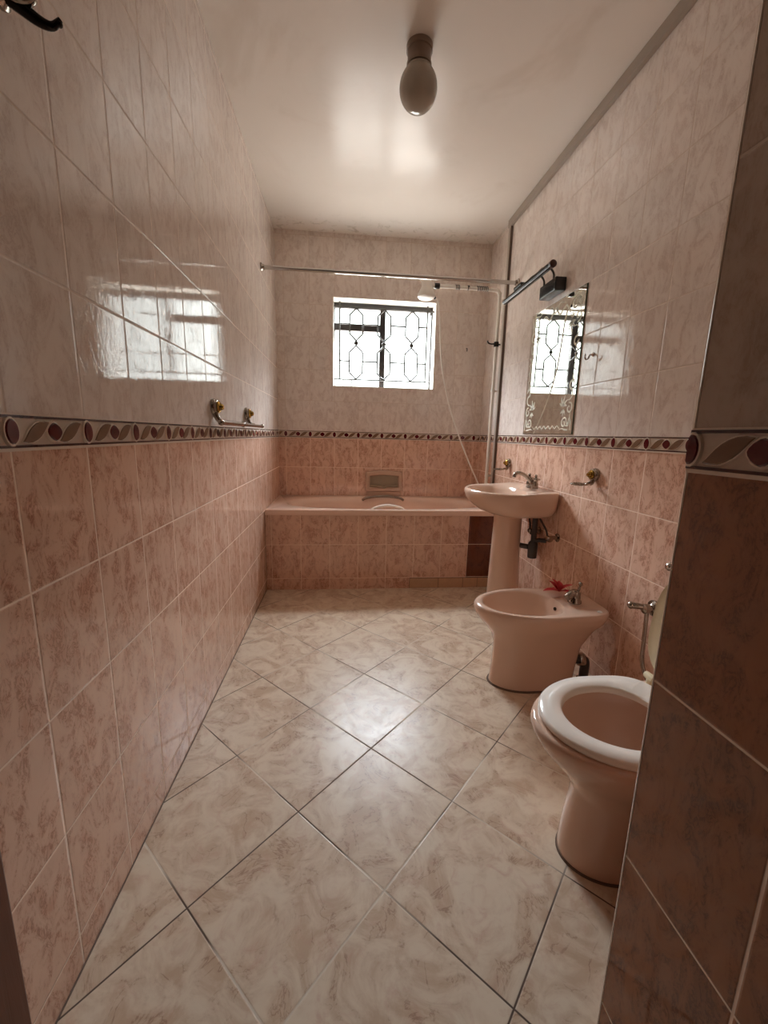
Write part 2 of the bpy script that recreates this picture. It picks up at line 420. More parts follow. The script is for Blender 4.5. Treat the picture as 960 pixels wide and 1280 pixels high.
# ---------------------------------------------------------------- bathtub and its tiled front
tb = thing('bathtub', (.857, -.36, 0), 'pink built-in bathtub under the window, behind a tiled front', 'bathtub')
X0, X1, Y0, Y1 = .003, W - .003, YBATH - .006, -.003
def rr(x0, x1, y0, y1, z, r, n=10, zc=0.):
    out = []
    for cx, cy, a0 in ((x1 - r, y1 - r, 0), (x0 + r, y1 - r, PI/2), (x0 + r, y0 + r, PI), (x1 - r, y0 + r, 3*PI/2)):
        for k in range(n): a = a0 + PI/2 * k / (n - 1); out.append((cx + r * math.cos(a), cy + r * math.sin(a), z))
    return out
bm = B()
R = [rr(X0, X1, Y0, Y1, ZRIM - .036, .003), rr(X0, X1, Y0, Y1, ZRIM - .006, .003), rr(X0 + .004, X1 - .004, Y0 + .004, Y1 - .004, ZRIM, .006)]
loft(bm, R, False, False)
def oval_ring(x0, x1, y0, y1, z, e=2.6):
    cx, cy = (x0 + x1) / 2, (y0 + y1) / 2; out = []
    for q in range(4):
        for k in range(10):
            a = q * PI/2 + PI/2 * k / 9.0; c, s = math.cos(a), math.sin(a)
            out.append((cx + math.copysign(abs(c) ** (2/e), c) * (x1 - x0) / 2, cy + math.copysign(abs(s) ** (2/e), s) * (y1 - y0) / 2, z))
    return out
R2 = [R[2], oval_ring(.10, 1.62, -.645, -.06, ZRIM - .001, 2.8), oval_ring(.115, 1.605, -.632, -.073, ZRIM - .008), oval_ring(.14, 1.585, -.615, -.09, ZRIM - .05),
      oval_ring(.20, 1.55, -.59, -.12, .33), oval_ring(.30, 1.48, -.56, -.15, .19), oval_ring(.40, 1.40, -.50, -.21, .165)]
loft(bm, R2, False, True)
bmesh.ops.remove_doubles(bm, verts=bm.verts, dist=.00005)
part('tub_shell', bm, M['tub'], tb, smooth=True, sharp=50)
hb = B(); tube(hb, [(.735, -.622, .560), (.76, -.616, .578), (.80, -.612, .590), (.858, -.610, .597), (.92, -.612, .590), (.96, -.616, .578), (.985, -.622, .560)], .0085, 10, 4)
part('grab_handle', hb, M['white'], tb, smooth=True, label='pale grab handle on the near side')
hb = B(); tube(hb, [(.70, -.082, .552), (.73, -.092, .570), (.80, -.098, .582), (.875, -.10, .586), (.95, -.098, .582), (1.02, -.092, .570), (1.05, -.082, .552)], .0105, 10, 4)
part('grab_handle', hb, M['oldchrome'], tb, smooth=True, label='dark grab handle on the wall side')
part('drain_plug', lathe(B(), [(.004, .0), (.028, .0), (.03, .004), (.02, .008), (.004, .009)], (1.30, -.355, .165), seg=18), M['chrome'], tb, smooth=True)
bf = thing('bath_front', (.72, YBATH + .02, 0), 'pink marbled tiled front closing off the side of the bathtub', 'bath panel')
bm = B(); box(bm, .003, 1.440, YBATH, YBATH + .04, .078, ZRIM - .037); box(bm, .003, 1.02, YBATH, YBATH + .04, 0, .0775)
part('tiled_face', bm, M['bath'], bf)
part('access_panel', box(B(), 1.442, W - .003, YBATH + .003, YBATH + .04, .078, ZRIM - .037), M['panel'], bf, label='dark reddish brown pair of tiles')
bm = B()
for a, b in ((1.023, 1.235), (1.238, 1.42), (1.423, 1.53), (1.533, 1.62), (1.623, W - .003)): box(bm, a, b, YBATH - .001, YBATH + .04, .001, .073)
part('plinth_tiles', bm, plain('beige plinth tile', '#c9a584', .2, var=.12, scale=30.), bf, bevel=.0015)
bm = B(); box(bm, 1.02, W - .003, YBATH + .002, YBATH + .04, .0, .0775); part('plinth_joint', bm, M['cement'], bf)

# soap dish on the back wall
sd = thing('soap_dish', (.886, -.001, .57), 'beige ceramic soap dish with grab lip set in the wall above the bathtub', 'soap dish')
def rxz(x0, x1, z0, z1, y, r, arch=0., n=6):
    out = []
    for cx, cz, a0 in ((x1 - r, z1 - r, 0), (x0 + r, z1 - r, PI/2), (x0 + r, z0 + r, PI), (x1 - r, z0 + r, 3*PI/2)):
        for k in range(n):
            a = a0 + PI/2 * k / (n - 1); xx = cx + r * math.cos(a); zz = cz + r * math.sin(a)
            out.append([xx, y, zz])
    if arch:
        mid = (x0 + x1) / 2; ins = out[:n] + [[mid + (x1 - x0) * f, y, z1 + arch * (1 - (2 * f) ** 2 * 1.6)] for f in (.3, .15, 0, -.15, -.3)] + out[n:]; out = ins
    return [tuple(p) for p in out]
bm = B()
loft(bm, [rxz(.727, 1.046, .618, .787, -.001, .012, .014), rxz(.730, 1.043, .620, .785, -.024, .012, .014), rxz(.738, 1.035, .628, .778, -.031, .012, .013),
          rxz(.755, 1.018, .645, .758, -.031, .010, .011), rxz(.762, 1.012, .652, .752, -.024, .010, .010), rxz(.766, 1.008, .655, .748, -.004, .008, .009)], True, False)
part('dish_frame', bm, M['soap'], sd, smooth=True, sharp=35)
part('dish_back', box(B(), .762, 1.012, -.006, -.003, .65, .762), M['soapin'], sd)
bm = B(); tube(bm, [(.775, -.026, .668), (.83, -.034, .668), (.865, -.036, .664), (.887, -.036, .652), (.909, -.036, .664), (.945, -.034, .668), (1.0, -.026, .668)], .0075, 8, 3)
part('dish_lip', bm, M['soapin'], sd, smooth=True)
bm = B(); box(bm, .737, 1.036, -.016, -.001, .579, .617); part('dish_ledge', bm, M['soap'], sd, bevel=.005)

# ---------------------------------------------------------------- basin on pedestal
bs = thing('pedestal_basin', (1.53, -1.17, 0), 'pale pink ceramic wash basin on a tall pedestal against the right wall', 'wash basin')
yc = -1.17; bm = B()
lift = lambda x: .010 * min(1, max(0, (x - 1.56) / .06))
xb = W - .002
R = [dring(1.45, 1.675, yc, .12, .652, 1.54, 6), dring(1.41, 1.70, yc, .18, .657, 1.53, 7), dring(1.345, xb, yc, .228, .680, 1.53, 9), dring(1.298, xb, yc, .258, .715, 1.52, 10), dring(1.270, xb, yc, .268, .750, 1.51, 10),
     dring(1.262, xb, yc, .273, .780, 1.505, 10), dring(1.264, xb, yc, .272, .793, 1.505, 10, zf=lift), dring(1.271, xb - .002, yc, .267, .800, 1.505, 10, zf=lift), dring(1.282, xb - .006, yc, .258, .801, 1.505, 10, zf=lift),
     dring(1.290, 1.605, yc, .225, .793, 1.46, 2.3), dring(1.304, 1.598, yc, .210, .770, 1.455, 2.2), dring(1.335, 1.585, yc, .175, .73, 1.46, 2), dring(1.38, 1.56, yc, .115, .700, 1.47, 2), dring(1.44, 1.52, yc, .04, .692, 1.48, 2)]
loft(bm, R, True, True); part('basin_bowl', bm, M['pink'], bs, smooth=True, sharp=60)
bm = B()
def ell(cx, cy, rx, ry, z, n=32): return [(cx + rx * math.cos(2*PI*k/n), cy + ry * math.sin(2*PI*k/n), z) for k in range(n)]
loft(bm, [ell(1.537, yc, .103, .098, .001), ell(1.537, yc, .101, .096, .02), ell(1.533, yc, .097, .088, .12), ell(1.530, yc, .088, .080, .40), ell(1.530, yc, .083, .078, .60), ell(1.530, yc, .086, .082, .668)])
part('pedestal', bm, M['pink'], bs, smooth=True)
part('basin_drain', lathe(B(), [(.003, 0), (.02, 0), (.022, .003), (.01, .004), (.003, .002)], (1.48, yc, .6955), seg=16), M['chrome'], bs, smooth=True)
yt_ = yc - .02
tp = thing('basin_tap', (1.65, yt_, .817), 'chrome swan-neck mixer tap with two handles standing on the pedestal basin', 'tap')
bm = B(); lathe(bm, [(.027, 0), (.027, .006), (.021, .014), (.018, .03), (.019, .045), (.012, .055)], (1.655, yt_, .8090)); box(bm, 1.637, 1.673, yt_ - .042, yt_ + .042, .8090, .835)
part('tap_body', bm, M['oldchrome'], tp, smooth=True)
part('spout', tube(B(), [(1.655, yt_, .828), (1.635, yt_, .858), (1.60, yt_, .888), (1.565, yt_, .898), (1.545, yt_, .891), (1.540, yt_, .873)], [.014, .013, .012, .011, .011] + [.011] * 25 + [.012], 12, 6), M['oldchrome'], tp, smooth=True)
for s in (-1, 1):
    bm = B(); y = yt_ + s * .042
    lathe(bm, [(.017, 0), (.017, .012), (.011, .02), (.011, .03), (.015, .038), (.011, .048), (.006, .05)], (1.655, y, .828), seg=14)
    for a in (0, PI/2): tube(bm, [(1.655 - .024 * math.cos(a), y - .024 * math.sin(a), .865), (1.655 + .024 * math.cos(a), y + .024 * math.sin(a), .865)], .0055, 8)
    ball(bm, (1.655, y, .885), .009)
    part('tap_handle', bm, M['oldchrome'], tp, smooth=True)
# plumbing behind the pedestal
pb = thing('basin_waste_trap', (1.655, -1.25, .38), 'dark waste pipe and bottle trap running from the pedestal to the wall under the basin', 'waste trap')
bm = B(); tube(bm, [(1.60, -1.20, .462), (1.64, -1.245, .462)], .016, 12); lathe(bm, [(.012, -.075), (.026, -.07), (.028, -.02), (.028, .02), (.02, .03), (.016, .035), (.016, .17)], (1.66, -1.262, .47), seg=16)
part('trap_body', bm, M['pvc'], pb, smooth=True)
bm = B(); tube(bm, [(1.66, -1.262, .50), (1.68, -1.29, .515), (W, -1.31, .515)], .013, 10); part('outlet_pipe', bm, M['rubber'], pb, smooth=True)
def stop_valve(x, y, z, top, lab, r=.010, hand=(0, -1, 0)):
    v = thing('stop_valve', (W, y, z), lab, 'valve')
    bm = B(); lathe(bm, [(.024, 0), (.024, .004), (.012, .008), (.010, .05), (.013, .052), (.013, .068), (.006, .07)], (W - .0005, y, z), (-1, 0, 0), 16); part('valve_body', bm, M['oldchrome'], v, smooth=True)
    h = Vector(hand); bm = B(); lathe(bm, [(.005, 0), (.006, .018), (.018, .020), (.019, .03), (.008, .034)], (W - .06, y, z), h, 10); part('valve_handle', bm, M['oldchrome'], v, smooth=True)
    bm = B(); tube(bm, top, .0055, 8, 5); part('supply_hose', bm, M['rubber'], v, smooth=True); return v
stop_valve(W, -1.215, .555, [(W - .06, -1.215, .56), (W - .062, -1.215, .60), (1.645, -1.205, .648)], 'small dark stop valve on the wall under the basin, nearer the bathtub')
stop_valve(W, -1.43, .565, [(W - .06, -1.43, .57), (W - .065, -1.41, .61), (1.665, -1.30, .650)], 'small dark stop valve on the wall under the basin, nearer the bidet')

# ---------------------------------------------------------------- bidet
yb = -1.87
bd = thing('bidet', (1.40, yb, 0), 'pale pink ceramic bidet standing between the pedestal basin and the toilet', 'bidet')
bm = B()
R = [dring(1.205, 1.575, yb, .098, .001, 1.36, 4), dring(1.207, 1.577, yb, .096, .015, 1.36, 4), dring(1.215, 1.590, yb, .090, .10, 1.36, 4), dring(1.216, 1.605, yb, .092, .19, 1.36, 4), dring(1.20, 1.625, yb, .108, .245, 1.37, 4.5),
     dring(1.165, 1.642, yb, .135, .285, 1.39, 5, tp=.12), dring(1.130, 1.668, yb, .160, .325, 1.40, 5.5, tp=.12), dring(1.116, 1.674, yb, .172, .355, 1.41, 6, tp=.12), dring(1.115, 1.676, yb, .174, .372, 1.41, 6, tp=.12), dring(1.122, 1.674, yb, .170, .381, 1.41, 6, tp=.12), dring(1.130, 1.668, yb, .164, .383, 1.41, 6, tp=.12),
     dring(1.150, 1.500, yb, .140, .381, 1.36, 2.5), dring(1.158, 1.495, yb, .131, .370, 1.36, 2.4), dring(1.18, 1.485, yb, .115, .33, 1.36, 2.2), dring(1.22, 1.46, yb, .085, .28, 1.36, 2), dring(1.30, 1.40, yb, .03, .262, 1.36, 2)]
loft(bm, R, True, True); part('bidet_bowl', bm, M['pink'], bd, smooth=True, sharp=60)
part('overflow_hole', lathe(B(), [(.002, .004), (.009, .004), (.010, .001), (.010, -.004)], (1.489, yb, .347), (-1, 0, .15), 12, sy=.8), M['black'], bd, smooth=True)
part('bidet_drain', lathe(B(), [(.003, 0), (.02, 0), (.022, .003), (.01, .004), (.003, .002)], (1.35, yb, .2625), seg=16), M['chrome'], bd, smooth=True)
part('base_sealant', (lambda b: (loft(b, [dring(1.198, 1.582, yb, .105, 0.0, 1.36, 4), dring(1.202, 1.578, yb, .101, .006, 1.36, 4)]), b)[1])(B()), M['cement'], bd)
part('rim_glint', lathe(B(), [(.002, 0), (.011, 0), (.010, .003), (.003, .005)], (1.62, yb - .12, .383), seg=14), M['white'], bd, smooth=True)  # white disc painted in for a bright glint on the bidet rim
bt = thing('bidet_tap', (1.57, yb, .385), 'small chrome mixer tap with a top knob standing on the bidet', 'tap')
bm = B(); lathe(bm, [(.030, 0), (.029, .008), (.024, .014), (.023, .035), (.023, .045), (.015, .056)], (1.570, yb - .01, .3835)); part('tap_body', bm, M['oldchrome'], bt, smooth=True)
bm = B(); tube(bm, [(1.575, yb - .01, .41), (1.555, yb - .015, .424), (1.538, yb - .02, .420), (1.522, yb - .025, .410)], [.019, .016], 12, 4); part('spout', bm, M['oldchrome'], bt, smooth=True)
bm = B(); lathe(bm, [(.008, 0), (.006, .02), (.005, .03)], (1.58, yb - .012, .43), (.2, 0, 1), 10); ball(bm, (1.588, yb - .012, .468), .010); part('tap_handle', bm, M['oldchrome'], bt, smooth=True)
# red petals lying beside the tap
pt = thing('red_flower', (1.56, -1.79, .384), 'crumpled red artificial flower lying on the bidet behind its tap', 'artificial flower')
rnd = random.Random(3)
for k in range(7):
    bm = B(); a = k * 2.4 + .3; L = .052 + .016 * rnd.random(); w = .017; el = .15 + .9 * rnd.random(); c = Vector((1.545, -1.79, .398))
    if k == 0: a, L, el = PI * 1.0, .078, .05
    if k == 1: a, L, el = PI * .75, .065, .95
    d = Vector((math.cos(a) * math.cos(el), math.sin(a) * math.cos(el), math.sin(el))); sd_ = Vector((-math.sin(a), math.cos(a), 0)); up = sd_.cross(d) * -1
    rings = []
    for i in range(7):
        t = i / 6; ww = w * math.sin(PI * min(1, t * .92 + .06)) + .0008; cc = c + d * L * t + up * .006 * math.sin(t * 3)
        rings.append([cc + sd_ * ww * math.cos(2*PI*j/8) + up * (.0012 * math.sin(2*PI*j/8) + .3 * ww * abs(math.cos(2*PI*j/8))) for j in range(8)])
    loft(bm, rings); part('petal', bm, M['petal'], pt, smooth=True)
# pipes behind the bidet
bp = thing('bidet_waste_pipe', (1.63, -1.90, 0), 'dark grey waste pipe with coupling behind the foot of the bidet', 'pipe')
bm = B(); tube(bm, [(1.585, -1.90, .115), (1.625, -1.905, .115), (1.64, -1.905, .10), (1.64, -1.905, .05), (1.64, -1.905, 0)], .020, 14, 4); part('pipe_bend', bm, M['pvc'], bp, smooth=True)
bm = B(); lathe(bm, [(.028, -.013), (.03, -.008), (.03, .008), (.028, .013)], (1.617, -1.904, .115), (1, 0, 0), 16); part('coupling', bm, M['chrome'], bp, smooth=True)
bm = B(); lathe(bm, [(.026, .0), (.03, .003), (.03, .018), (.022, .022)], (1.64, -1.905, 0.0), (0, 0, 1), 16); part('coupling', bm, M['chrome'], bp, smooth=True)

# ---------------------------------------------------------------- toilet
yt = -2.655
wc = thing('toilet', (1.30, yt, 0), 'pink ceramic toilet with a white seat and raised lid, partly behind the entry wall', 'toilet')
bm = B()
R = [dring(1.122, 1.56, yt, .092, .001, 1.25, 3.5), dring(1.120, 1.56, yt, .093, .02, 1.25, 3.5), dring(1.124, 1.56, yt, .090, .08, 1.25, 3.5), dring(1.132, 1.56, yt, .088, .14, 1.25, 3.5), dring(1.141, 1.56, yt, .092, .195, 1.27, 3), dring(1.130, 1.57, yt, .104, .225, 1.28, 3),
     dring(1.090, 1.58, yt, .130, .275, 1.27, 3), dring(1.045, 1.59, yt, .158, .325, 1.26, 3), dring(1.022, 1.60, yt, .172, .362, 1.26, 3), dring(1.015, 1.60, yt, .177, .382, 1.26, 3.5), dring(1.018, 1.60, yt, .175, .393, 1.26, 3.5), dring(1.026, 1.60, yt, .169, .396, 1.26, 3.5),
     dring(1.060, 1.385, yt, .135, .396, 1.25, 2.2), dring(1.066, 1.38, yt, .128, .385, 1.25, 2.2), dring(1.062, 1.385, yt, .130, .352, 1.25, 2.2), dring(1.10, 1.38, yt, .108, .28, 1.25, 2), dring(1.15, 1.36, yt, .075, .21, 1.26, 2), dring(1.20, 1.32, yt, .035, .175, 1.26, 2)]
loft(bm, R, True, True); part('bowl', bm, M['pink'], wc, smooth=True, sharp=60)
bm = B()
ro = [dring(1.038, 1.42, yt, .171, .398, 1.25, 4), dring(1.034, 1.422, yt, .174, .404, 1.25, 4), dring(1.035, 1.421, yt, .173, .411, 1.25, 4), dring(1.041, 1.418, yt, .168, .4165, 1.25, 4),
      dring(1.089, 1.362, yt, .123, .4160, 1.24, 2.2), dring(1.094, 1.355, yt, .118, .412, 1.24, 2.2), dring(1.096, 1.353, yt, .116, .399, 1.24, 2.2), dring(1.038, 1.42, yt, .171, .398, 1.25, 4)]
loft(bm, ro, False, False); bmesh.ops.remove_doubles(bm, verts=bm.verts, dist=1e-5); part('seat', bm, M['seat'], wc, smooth=True, sharp=50)
# raised lid: an egg-shaped shell standing on its hinge
def lidring(sc, off, n=48):
    out = []
    for k in range(n):
        a = 2 * PI * k / n; c, s = math.cos(a), math.sin(a)
        hh = .205 + c * (.215 if c > 0 else .195); e = 2 if c > 0 else 3.2
        wy = math.copysign(abs(s) ** (2/e), s) * .183; hz = (.205 + math.copysign(abs(c) ** (2/e), c) * (.180 if c > 0 else .185))
        wy *= sc; hz = .205 + (hz - .205) * sc
        out.append((1.420 + hz * .14 + off, yt + wy, .418 + hz))
    return out
bm = B(); loft(bm, [lidring(.93, .0), lidring(.985, -.004), lidring(1., .004), lidring(.99, .016), lidring(.90, .024), lidring(.5, .028)])
part('lid', bm, M['lid'], wc, smooth=True, sharp=50)
for s in (-1, 1):
    bm = B(); lathe(bm, [(.004, -.018), (.010, -.016), (.011, 0), (.010, .016), (.004, .018)], (1.428, yt + s * .140, .424), (0, 1, 0), 14); lathe(bm, [(.009, 0), (.009, .022)], (1.428, yt + s * .140, .396), seg=12)
    part('hinge', bm, M['lid'], wc, smooth=True)
bm = B(); loft(bm, [[(x, y, z) for x, y in ((1.53, yt - .19), (W - .003, yt - .19), (W - .003, yt + .19), (1.53, yt + .19))] for z in (.397, .74)])
part('cistern', bm, M['pink'], wc, bevel=.02)
bm = B(); box(bm, 1.52, W - .003, yt - .198, yt + .198, .742, .775); part('cistern_lid', bm, M['pink'], wc, bevel=.012)
part('base_sealant', (lambda b: (loft(b, [dring(1.117, 1.57, yt, .097, 0.0, 1.25, 3.5), dring(1.119, 1.565, yt, .095, .005, 1.25, 3.5)]), b)[1])(B()), M['cement'], wc)

# angle valve with its hose behind the toilet, and the little chrome cap on the wall
av = thing('angle_valve', (W, -2.165, .478), 'chrome angle valve with hanging hose on the right wall between bidet and toilet', 'valve')
bm = B(); lathe(bm, [(.032, 0), (.031, .006), (.018, .012), (.014, .016), (.014, .025), (.018, .027), (.018, .045), (.008, .05)], (W - .0005, -2.165, .476), (-1, 0, 0), 20); part('valve_body', bm, M['oldchrome'], av, smooth=True)
bm = B(); tube(bm, [(W - .035, -2.165, .480), (W - .055, -2.155, .482), (W - .075, -2.140, .480)], [.010, .013], 10, 3); ball(bm, (W - .077, -2.139, .480), .014); part('valve_lever', bm, M['oldchrome'], av, smooth=True)
bm = B(); tube(bm, [(W - .035, -2.17, .47), (W - .036, -2.175, .43), (W - .045, -2.19, .36), (W - .06, -2.22, .27), (W - .06, -2.30, .20)], .0075, 10, 5); part('supply_hose', bm, M['oldchrome'], av, smooth=True)
solo('screw_cover', lathe(B(), [(.016, 0), (.015, .006), (.010, .012), (.003, .014)], (W - .0005, -2.205, .655), (-1, 0, 0), 18), M['chrome'], (W, -2.205, .655), 'small round chrome cap on the right wall above the toilet valve', 'wall cap', smooth=True)

# ---------------------------------------------------------------- fittings with brass rosettes
def rosette(bm1, bm2, c, nrm, r=.030):
    n = Vector(nrm)
    lathe(bm1, [(r, 0), (r, .008), (r * .93, .014), (r * .86, .016), (r * .86, .022), (r * .6, .024)], c, nrm, 24)
    lathe(bm2, [(r * .72, .022), (r * .74, .027), (r * .60, .031), (r * .42, .030), (r * .40, .038), (r * .26, .044), (.002, .045)], c, nrm, 20)
def glass_holder(y, z, lab, ring_y, zr):
    h = thing('tumbler_holder', (W, y, z), lab, 'tumbler holder', )
    b1, b2 = B(), B(); rosette(b1, b2, (W - .0005, y, z), (-1, 0, 0)); part('back_plate', b1, M['oldchrome'], h, smooth=True); part('brass_rosette', b2, M['brass'], h, smooth=True)
    bm = B(); tube(bm, [(W - .012, y, z - .02), (W - .018, y, z - .042), (W - .03, y, zr + .004), (W - .05, ring_y, zr)], [.011, .006], 10, 4); part('arm', bm, M['oldchrome'], h, smooth=True)
    cx = W - .085; bm = B(); tube(bm, [(cx + .036 * math.cos(2*PI*k/28), ring_y + .036 * math.sin(2*PI*k/28), zr) for k in range(28)], .0045, 8, closed=True); part('ring', bm, M['oldchrome'], h, smooth=True)
glass_holder(-1.705, .941, 'chrome tumbler ring with brass rosette on the right wall above the bidet', -1.715, .897)
glass_holder(-.690, .925, 'chrome tumbler ring with brass rosette on the right wall beyond the basin', -.700, .880)

tr = thing('towel_rail', (0, -1.43, 1.13), 'chrome towel rail on two brass-centred brackets on the left wall', 'towel rail')
for y in (-1.735, -1.16):
    b1, b2 = B(), B(); rosette(b1, b2, (.0005, y, 1.196), (1, 0, 0), .032); br = part('bracket', b1, M['oldchrome'], tr, smooth=True)
    off = Vector((0, -1.43, 1.13)); bmesh.ops.translate(b2, verts=b2.verts, vec=-off); obj('brass_rosette', b2, M['brass'], br, smooth=True)
    bm = B(); tube(bm, [(.010, y, 1.175), (.016, y, 1.155), (.028, y, 1.140), (.048, y, 1.134)], [.013, .009], 10, 4); part('arm', bm, M['oldchrome'], tr, smooth=True)
bm = B(); tube(bm, [(.050, -1.80, 1.134), (.050, -1.44, 1.133)], .0105, 12); tube(bm, [(.050, -1.44, 1.133), (.050, -.965, 1.131)], .0085, 12)
for y, r in ((-1.80, .013), (-1.44, .0135), (-.965, .0125)): ball(bm, (.050, y, 1.133), r)
part('rod', bm, M['oldchrome'], tr, smooth=True)

ch = thing('robe_hook', (0, -2.70, 1.76), 'dark chrome double robe hook high on the left wall beside the entrance', 'hook')
bm = B(); lathe(bm, [(.026, 0), (.026, .006), (.018, .012), (.012, .02)], (.0005, -2.70, 1.757), (1, 0, 0), 20); part('back_plate', bm, M['oldchrome'], ch, smooth=True)
bm = B(); tube(bm, [(.008, -2.70, 1.752), (.026, -2.69, 1.743), (.046, -2.682, 1.733), (.063, -2.677, 1.731), (.075, -2.674, 1.743)], [.0125, .0038], 12, 5); ball(bm, (.0725, -2.674, 1.7375), .0052); part('lower_hook', bm, M['gunmetal'], ch, smooth=True)
bm = B(); tube(bm, [(.010, -2.70, 1.758), (.028, -2.697, 1.750), (.042, -2.690, 1.754), (.048, -2.686, 1.772)], [.015, .005], 12, 5); ball(bm, (.048, -2.686, 1.776), .0062); part('upper_hook', bm, M['oldchrome'], ch, smooth=True)

wh = thing('wall_hook', (W, -1.573, 1.497), 'tiny chrome cup hook on the right wall just beside the mirror', 'hook')
bm = B(); lathe(bm, [(.010, 0), (.009, .004), (.004, .006)], (W - .0005, -1.573, 1.500), (-1, 0, 0), 14); part('base_plate', bm, M['chrome'], wh, smooth=True)
bm = B(); tube(bm, [(W - .004, -1.573, 1.500), (W - .018, -1.573, 1.497), (W - .024, -1.573, 1.482), (W - .034, -1.573, 1.476), (W - .042, -1.573, 1.486), (W - .041, -1.573, 1.500)], .0035, 10, 5); part('curl', bm, M['chrome'], wh, smooth=True)

# ---------------------------------------------------------------- mirror with etched scrolls
my0, my1, mz0, mz1 = -1.466, -.880, 1.127, 1.850
mi = thing('etched_mirror', (W, (my0 + my1) / 2, mz0), 'frameless rectangular mirror with etched scrollwork border on the right wall above the basin', 'mirror')
part('glass_back', box(B(), W - .0065, W - .001, my0, my1, mz0, mz1), M['mirroredge'], mi)
part('mirror_glass', box(B(), W - .0075, W - .0066, my0 + .002, my1 - .002, mz0 + .002, mz1 - .002), M['mirror'], mi)
def ribbon(bm, pts, w0, w1, k=6):     # flat etched stroke on the glass, pts given as (y, z)
    p = catmull([(0, a, b) for a, b in pts], k); n = len(p); X = W - .0079
    l, r = [], []
    for i, q in enumerate(p):
        d = (p[min(i+1, n-1)] - p[max(i-1, 0)]).normalized(); s = Vector((0, -d.z, d.y)); t = i / (n - 1); w = (w0 + (w1 - w0) * t) * (.35 + .65 * math.sin(PI * min(1, .15 + t * .85)))
        l.append(Vector((X, q.y, q.z)) + s * w); r.append(Vector((X, q.y, q.z)) - s * w)
    lv = [bm.verts.new(v) for v in l]; rv = [bm.verts.new(v) for v in r]
    for i in range(n - 1): bm.faces.new((lv[i], lv[i+1], rv[i+1], rv[i]))
def spiral(f, cx, cz, r0, a0, turns, n=12):
    return [(cx + r0 * (1 - .78 * k / n) * math.cos(a0 + turns * 2 * PI * k / n), cz + r0 * (1 - .78 * k / n) * math.sin(a0 + turns * 2 * PI * k / n)) for k in range(n + 1)]
def scroll_corner(bm, oy, oz, sy, sz):
    f = lambda pts: [(oy + sy * a, oz + sz * b) for a, b in pts]
    leaf = lambda a, b, an, L, w: ribbon(bm, f([(a, b), (a + L * .5 * math.cos(an), b + L * .5 * math.sin(an)), (a + L * math.cos(an + .15), b + L * math.sin(an + .15))]), w, w * .9, 4)
    ribbon(bm, f([(.018, .255), (.040, .275), (.062, .262), (.058, .238), (.036, .228), (.030, .200), (.050, .180), (.075, .178)]), .0062, .005)      # tall outer curl
    ribbon(bm, f(spiral(f, .048, .135, .030, 1.4, 1.2)), .0052, .004, 3)
    ribbon(bm, f(spiral(f, .088, .060, .030, 2.6, -1.2)), .0052, .004, 3)
    ribbon(bm, f([(.020, .020), (.022, .060), (.036, .090), (.030, .120)]), .0045, .003)
    ribbon(bm, f([(.045, .022), (.075, .024), (.105, .030), (.135, .022)]), .0045, .003)
    for an, L in ((.2, .042), (.9, .052), (1.6, .056), (2.3, .046), (3.0, .034)): leaf(.108, .150, an, L, .0062)
    for an, L in ((-.2, .034), (.6, .040), (1.4, .036)): leaf(.040, .048, an, L, .0052)
    for an, L in ((-2.4, .036), (-1.6, .036), (-.8, .032)): leaf(.106, .130, an, L, .0045)
for yy, s in ((my0, 1), (my1, -1)): bm = B(); scroll_corner(bm, yy, mz0, s, 1); part('etched_scroll', bm, M['frost'], mi)
bm = B(); scroll_corner(bm, my0, mz1, 1, -1); scroll_corner(bm, my1, mz1, -1, -1)
ribbon(bm, [(my0 + .13, mz1 - .10), (my0 + .18, mz1 - .05), (my0 + .24, mz1 - .08), (my0 + .293, mz1 - .035), (my0 + .35, mz1 - .08), (my0 + .41, mz1 - .05), (my0 + .456, mz1 - .10)], .006, .006)
ribbon(bm, [(my0 + .20, mz1 - .03), (my0 + .25, mz1 - .02), (my0 + .293, mz1 - .06), (my0 + .336, mz1 - .02), (my0 + .386, mz1 - .03)], .005, .005); part('etched_scroll', bm, M['frost'], mi)
bm = B()
ribbon(bm, [(my0 + .13 + .025 * k, mz0 + .03 + .016 * (k % 2)) for k in range(14)], .003, .003, 4)
part('etched_line', bm, M['frost'], mi)
for yy, s in ((my0 + .028, 1), (my1 - .028, -1)):
    bm = B()
    for j in range(4):
        z = mz0 + .27 + j * .05
        ribbon(bm, [(yy - s * .010, z), (yy + s * .012, z + .018), (yy + s * .006, z + .040), (yy - s * .010, z + .052)], .004, .003, 5)
    part('etched_line', bm, M['frost'], mi)

# picture light above the mirror
pl = thing('mirror_light', (W, -1.13, 1.92), 'black swing-arm tube light mounted on the right wall above the mirror', 'wall lamp')
part('wall_box', box(B(), W - .062, W - .001, -1.25, -1.065, 1.884, 1.952), M['black'], pl, bevel=.004)
for y in (-1.19, -1.08):
    bm = B(); tube(bm, [(W - .045, y, 1.945), (W - .048, y, 1.985), (W - .075, y, 2.012), (W - .115, y, 2.005), (W - .15, y, 1.968)], .0055, 10, 5); part('arm', bm, M['black'], pl, smooth=True)
bm = B(); n = 18; xc, zc = W - .15, 1.957
def arc(y, r, a0, a1, n=14): return [(xc + r * math.cos(a0 + (a1 - a0) * k / (n - 1)), y, zc + r * math.sin(a0 + (a1 - a0) * k / (n - 1))) for k in range(n)]
def trough(y, r): return arc(y, r, -.5, PI + .5) + arc(y, r - .003, PI + .5, -.5)
loft(bm, [trough(-1.372, .0175), trough(-.765, .0175)]); part('shade', bm, M['gunmetal'], pl, smooth=True, sharp=30)
bm = B(); tube(bm, [(xc, -1.372, zc - .003), (xc, -.765, zc - .003)], .012, 14); part('tube_lamp', bm, M['gunmetal'], pl, smooth=True)
